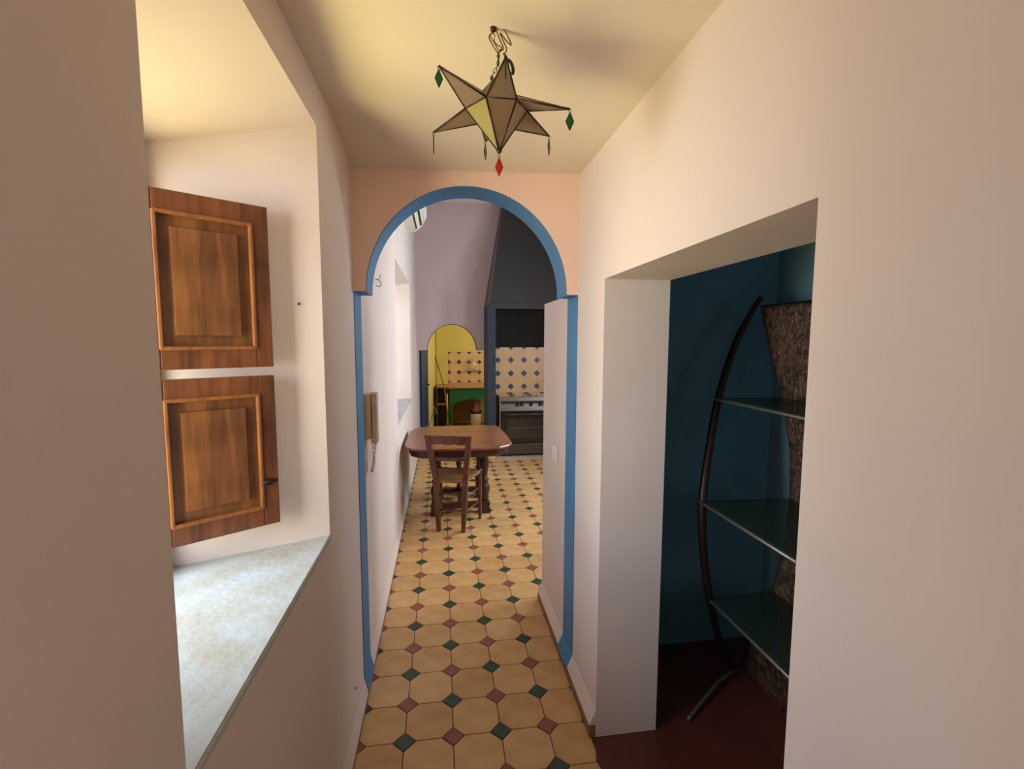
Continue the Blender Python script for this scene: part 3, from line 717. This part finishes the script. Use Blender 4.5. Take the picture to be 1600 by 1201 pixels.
for z, (bx, by) in ((1.39, (1.575, .08)), (.96, (1.465, -.012)), (.50, (1.542, .017))):
    h = hw(z); by2 = 2*YC2-by
    bm = B(); hexa(bm, [(bx, by, z), (1.858, YC+h-.004, z), (1.858, YC-h+.004, z), (bx, by2, z)], [(bx, by, z+.006), (1.858, YC+h-.004, z+.006), (1.858, YC-h+.004, z+.006), (bx, by2, z+.006)])
    P('glass_shelf', bm, M_shelfglass, su)
    bm = B(); tube(bm, [(bx-.006, by+.008, z-.004), (bx-.006, by2-.008, z-.004)], .0065, 8); P('front_rod', bm, M_ironl, su)
    for s, yb_ in ((1, by), (-1, by2)):
        bm = B(); tube(bm, [(bx-.004, yb_, z-.006), (1.86, YC+s*h, z-.006)], .005, 8); P('side_rod', bm, M_iron, su)
bm = B(); tube(bm, spline([(1.815, .19, .012), (1.68, .115, .03), (1.54, .02, .028), (1.409, -.068, .011)], 6), .0085, 8); o = P('front_foot', bm, M_ironl, su); o['label'] = 'pale curved metal foot lying along the floor'
bm = B(); tube(bm, spline([(1.815, 2*YC2-.19, .012), (1.68, 2*YC2-.115, .03), (1.54, 2*YC2-.02, .028), (1.409, 2*YC2+.068, .011)], 6), .0085, 8); P('front_foot', bm, M_ironl, su)

# ------------------------------------------------------------ intercom handset on the left wall
ic = thing('intercom_handset', 'cream intercom handset with coiled cord on the left wall past the arch', 'intercom', (0, .53, 1.15))
bm = B(); box(bm, 0.0005, .028, .475, .60, 1.165, 1.385, bev=.006); P('base', bm, M_cream_p, ic, smooth=True, angle=.6)
bm = B(); extx(bm, [(.478, 1.15), (.535, 1.15), (.535, 1.39), (.478, 1.39)], .034, .056)
box(bm, .03, .058, .476, .537, 1.335, 1.392, bev=.006); box(bm, .03, .058, .476, .537, 1.145, 1.205, bev=.006)
P('handset', bm, M_cream_p, ic)
bm = B(); ctr = [(.045, .505, 1.145), (.035, .50, 1.06), (.022, .51, 1.0), (.03, .535, 1.05), (.02, .545, 1.165)]
sp = spline(ctr, 40); pts = []
for i, p in enumerate(sp):
    a = i*1.15; r = .006
    pts.append(p+Vector((r*math.cos(a), r*math.sin(a), 0)))
tube(bm, pts, .0022, 5); P('coiled_cord', bm, M_cream_p, ic)
bm = B(); tube(bm, [(.003, .487, 1.165), (.003, .489, 1.0)], .0022, 6); P('wall_cable', bm, M_cream_p, ic)

# light switch pair on the right wall
sw = thing('light_switch', 'small ivory double light switch low on the right wall beyond the arch', 'light switch', (XR, .645, 1.03))
bm = B(); box(bm, XR-.010, XR-.0005, .60, .69, .985, 1.07, bev=.003); swp = P('plate', bm, M_ivory, sw)
for y in (.612, .649):
    bm = B(); box(bm, XR-.016, XR-.009, y, y+.030, 1.0, 1.055, bev=.002); sub(obj('rocker', bm, M_ivory), swp)

# wire hook on the left wall
bm = B(); tube(bm, spline([(0, .955, 1.985), (.02, .955, 1.98), (.03, .97, 1.962), (.018, .985, 1.95), (.0, 1.0, 1.955)], 5), .0022, 6)
tube(bm, spline([(.004, .985, 1.985), (.02, 1.0, 2.0), (.022, 1.01, 2.02)], 4), .0016, 6)
tag(obj('wall_hook', bm, M_iron), 'tiny bent wire hook high on the left wall behind the arch', 'hook')
def nail(p, d, label, r=.003):
    bm = B(); p = Vector(p); d = Vector(d).normalized(); tube(bm, [p-d*.004, p+d*.004], r, 8); tube(bm, [p+d*.004, p+d*.006], r*1.5, 8)
    tag(obj('nail', bm, M_iron), label, 'nail')
nail((-.063, -.297, 1.752), (.398, -.917, 0), 'small dark nail in the window recess right of the upper shutter', .0025)
nail((0, .051, .219), (1, 0, 0), 'small dark nail low on the left wall just before the blue stripe', .0025)

# ------------------------------------------------------------ air conditioner
ac = thing('air_conditioner', 'cream wall air conditioner high on the kitchen left wall, seen through the arch', 'air conditioner', (0, 3.25, 2.9))
prof_ac = [(0, 2.84), (.09, 2.85), (.165, 2.915), (.205, 3.01), (.205, 3.11), (.17, 3.15), (0, 3.15)]
bm = B(); exty(bm, prof_ac, 2.84, 3.66); P('casing', bm, M_acw, ac)
bm = B(); exty(bm, [(.098, 2.852), (.112, 2.864), (.108, 2.872), (.094, 2.860)], 2.92, 3.56); P('air_slot', bm, M_dark, ac)
bm = B(); exty(bm, [(.146, 2.894), (.164, 2.909), (.160, 2.918), (.142, 2.902)], 2.92, 3.58); P('air_slot', bm, M_dark, ac)
bm = B(); exty(bm, [(.114, 2.860), (.142, 2.885), (.139, 2.892), (.111, 2.868)], 2.9, 3.56); P('louvre', bm, M_acw, ac)
bm = B(); exty(bm, [(.184, 2.95), (.206, 3.0), (.214, 3.01), (.213, 3.11), (.198, 3.12)], 2.835, 3.665); P('front_panel', bm, M_acw, ac)

# ------------------------------------------------------------ scullery things
# open blue door leaf
dl = thing('door_leaf', 'dark blue door leaf standing open inside the small yellow arched doorway', 'door', (.04, YB+.15, 0))
bm = B(); plan(bm, [(.036, YB+.15), (.058, YB+.145), (.142, 5.79), (.12, 5.80)], .01, 1.49); P('leaf', bm, mat('door_blue', (24, 56, 92), .5, var=.12), dl)
bm = B(); tube(bm, [(.125, 5.72, .95), (.16, 5.715, .95)], .009, 8); tube(bm, [(.16, 5.72, .95), (.16, 5.66, .95)], .008, 8); P('door_handle', bm, M_iron, dl)
# green sink table
gt = thing('sink_table', 'green painted wash stand with pale wooden top under the blue diamond tiles', 'table', (.95, 7.2, 0))
bm = B(); box(bm, .46, 1.5, 6.85, YS-.015, .765, .80, bev=.004); P('worktop', bm, M_board, gt)
bm = B(); exty(bm, [(.49, .765), (1.48, .765), (1.48, .52), (1.15, .56), (.85, .56), (.62, .50), (.53, .42), (.49, .42)], 6.89, 6.91); P('apron', bm, M_greenp, gt)
for x, y in ((.50, 6.945), (1.41, 6.945), (.50, 7.4), (1.41, 7.4)):
    bm = B(); slab(bm, [[(x-.018+.03, y-.02, 0), (x+.018+.03, y-.02, 0), (x+.018+.03, y+.02, 0), (x-.018+.03, y+.02, 0)], [(x-.01, y-.03, .45), (x+.06, y-.03, .45), (x+.06, y+.03, .45), (x-.01, y+.03, .45)], [(x-.01, y-.03, .765), (x+.06, y-.03, .765), (x+.06, y+.03, .765), (x-.01, y+.03, .765)]]); P('leg', bm, M_greenp, gt)
bm = B(); box(bm, .56, .98, 7.32, 7.34, .10, .50); tag(obj('brown_board', bm, wood('brown_board', (128, 96, 50), (158, 122, 68), .7, 4, 'x', 0)), 'brown board leaning at the back under the green wash stand', 'board')
# shelf cabinet left of it
cb = thing('shelf_cabinet', 'narrow open wooden shelf cabinet beside the green wash stand', 'cabinet', (.35, 7.15, 0))
M_cab = wood('cabinet_wood', (120, 92, 52), (152, 120, 70), .6, 4, 'x', 0)
bm = B(); box(bm, .255, .27, 6.95, 7.37, 0, .77); P('side_panel', bm, M_cab, cb)
bm = B(); box(bm, .44, .455, 6.95, 7.37, 0, .77); P('side_panel', bm, M_cab, cb)
bm = B(); box(bm, .27, .44, 7.355, 7.37, 0, .77); P('back_panel', bm, M_cab, cb)
bm = B(); box(bm, .25, .458, 6.93, 7.38, .77, .795); P('top', bm, M_board, cb)
bm = B(); box(bm, .27, .44, 6.94, 7.355, .45, .472); P('shelf', bm, M_board, cb)
bm = B(); box(bm, .27, .44, 6.96, 7.355, .02, .04); P('shelf', bm, M_cab, cb)
# bucket with cloth
bk_ = thing('bucket', 'white plastic bucket with dark rim on the floor under the wash stand', 'bucket', (.99, 7.06, 0))
bm = B(); lathe(bm, [(.095, .0), (.105, .24), (.108, .27), (.100, .27), (.09, .02)], .99, 7.06, 22); P('pail', bm, M_ivory, bk_)
bm = B(); lathe(bm, [(.108, .262), (.114, .285), (.108, .31), (.09, .315)], .99, 7.06, 22); P('rim', bm, M_dark, bk_)
bm = B()
for k in range(9):
    a = k*.7; tube(bm, spline([(.97+.05*math.cos(a), 7.05+.05*math.sin(a), .27), (1.0+.03*math.cos(a), 7.05+.03*math.sin(a), .40), (1.03+.02*math.cos(a+.5), 7.04, .50+.02*math.sin(a*3))], 4), [.035]*6+[.028]*2+[.012], 8)
tag(obj('cloth', bm, mat('mauve_cloth', (150, 104, 92), .9, bump=.5, bscale=25)), 'bunched brownish pink cloth stuffed upright into the white bucket', 'cloth')
# broom
br = thing('broom', 'broom with long brown handle leaning against the yellow wall', 'broom', (.45, 6.8, 0))
bm = B(); tube(bm, [(.475, 6.70, .12), (.395, 6.88, .80), (.225, 7.32, 1.36)], .011, 8); P('handle', bm, wood('broom_handle', (140, 88, 40), (170, 110, 56), .5, 5, 'z', 0), br)
bm = B(); hexa(bm, [(.38, 6.66, 0), (.58, 6.66, 0), (.58, 6.71, 0), (.38, 6.71, 0)], [(.42, 6.68, .12), (.54, 6.68, .12), (.54, 6.715, .12), (.42, 6.715, .12)]); P('brush', bm, mat('broom_bristle', (120, 96, 50), .9, bump=.6, bscale=60), br)
bm = B(); tube(bm, [(.452, 6.80, .0), (.448, 6.84, .67)], .013, 8); tag(obj('pale_stick', bm, mat('pale_stick', (214, 200, 160), .6)), 'pale wooden stick standing upright before the left leg of the green wash stand', 'stick')
# mixer tap on the tiles
tp = thing('wall_tap', 'chrome mixer tap with swan-neck spout on the tiled scullery wall', 'tap', (.98, YS-.02, 1.06))
yt = YS-.06
bm = B(); tube(bm, spline([(.88, YS-.012, 1.06), (.90, yt, 1.06), (.95, yt-.02, 1.075), (1.02, yt-.02, 1.075), (1.06, yt, 1.06), (1.08, YS-.012, 1.06)], 5), .017, 10); P('tap_body', bm, M_chrome, tp)
bm = B(); tube(bm, spline([(.93, yt, 1.07), (.89, yt-.02, 1.22), (.93, yt-.04, 1.28), (.97, yt-.08, 1.24), (.985, yt-.10, 1.15)], 6), .010, 8); P('spout', bm, M_chrome, tp)
for x in (.88, 1.08):
    bm = B(); tube(bm, [(x, yt-.01, 1.06), (x, yt-.05, 1.06)], .026, 12); P('tap_handle', bm, M_chrome, tp)
# cord with triangular clip
cg = thing('hanging_cord', 'thin dark cord with white triangular clip hanging beside the shelf cabinet', 'cord', (.24, 6.4, .4))
bm = B(); tube(bm, spline([(.262, 6.62, .66), (.215, 6.5, .46), (.16, 6.2, .28), (.15, 5.9, .26)], 6), .006, 6); P('cord', bm, M_dark, cg)
bm = B(); q = [(.20, 6.47, .37), (.262, 6.47, .37), (.225, 6.48, .48), (.20, 6.47, .37)]
tube(bm, q, .007, 6); P('clip', bm, M_ivory, cg)
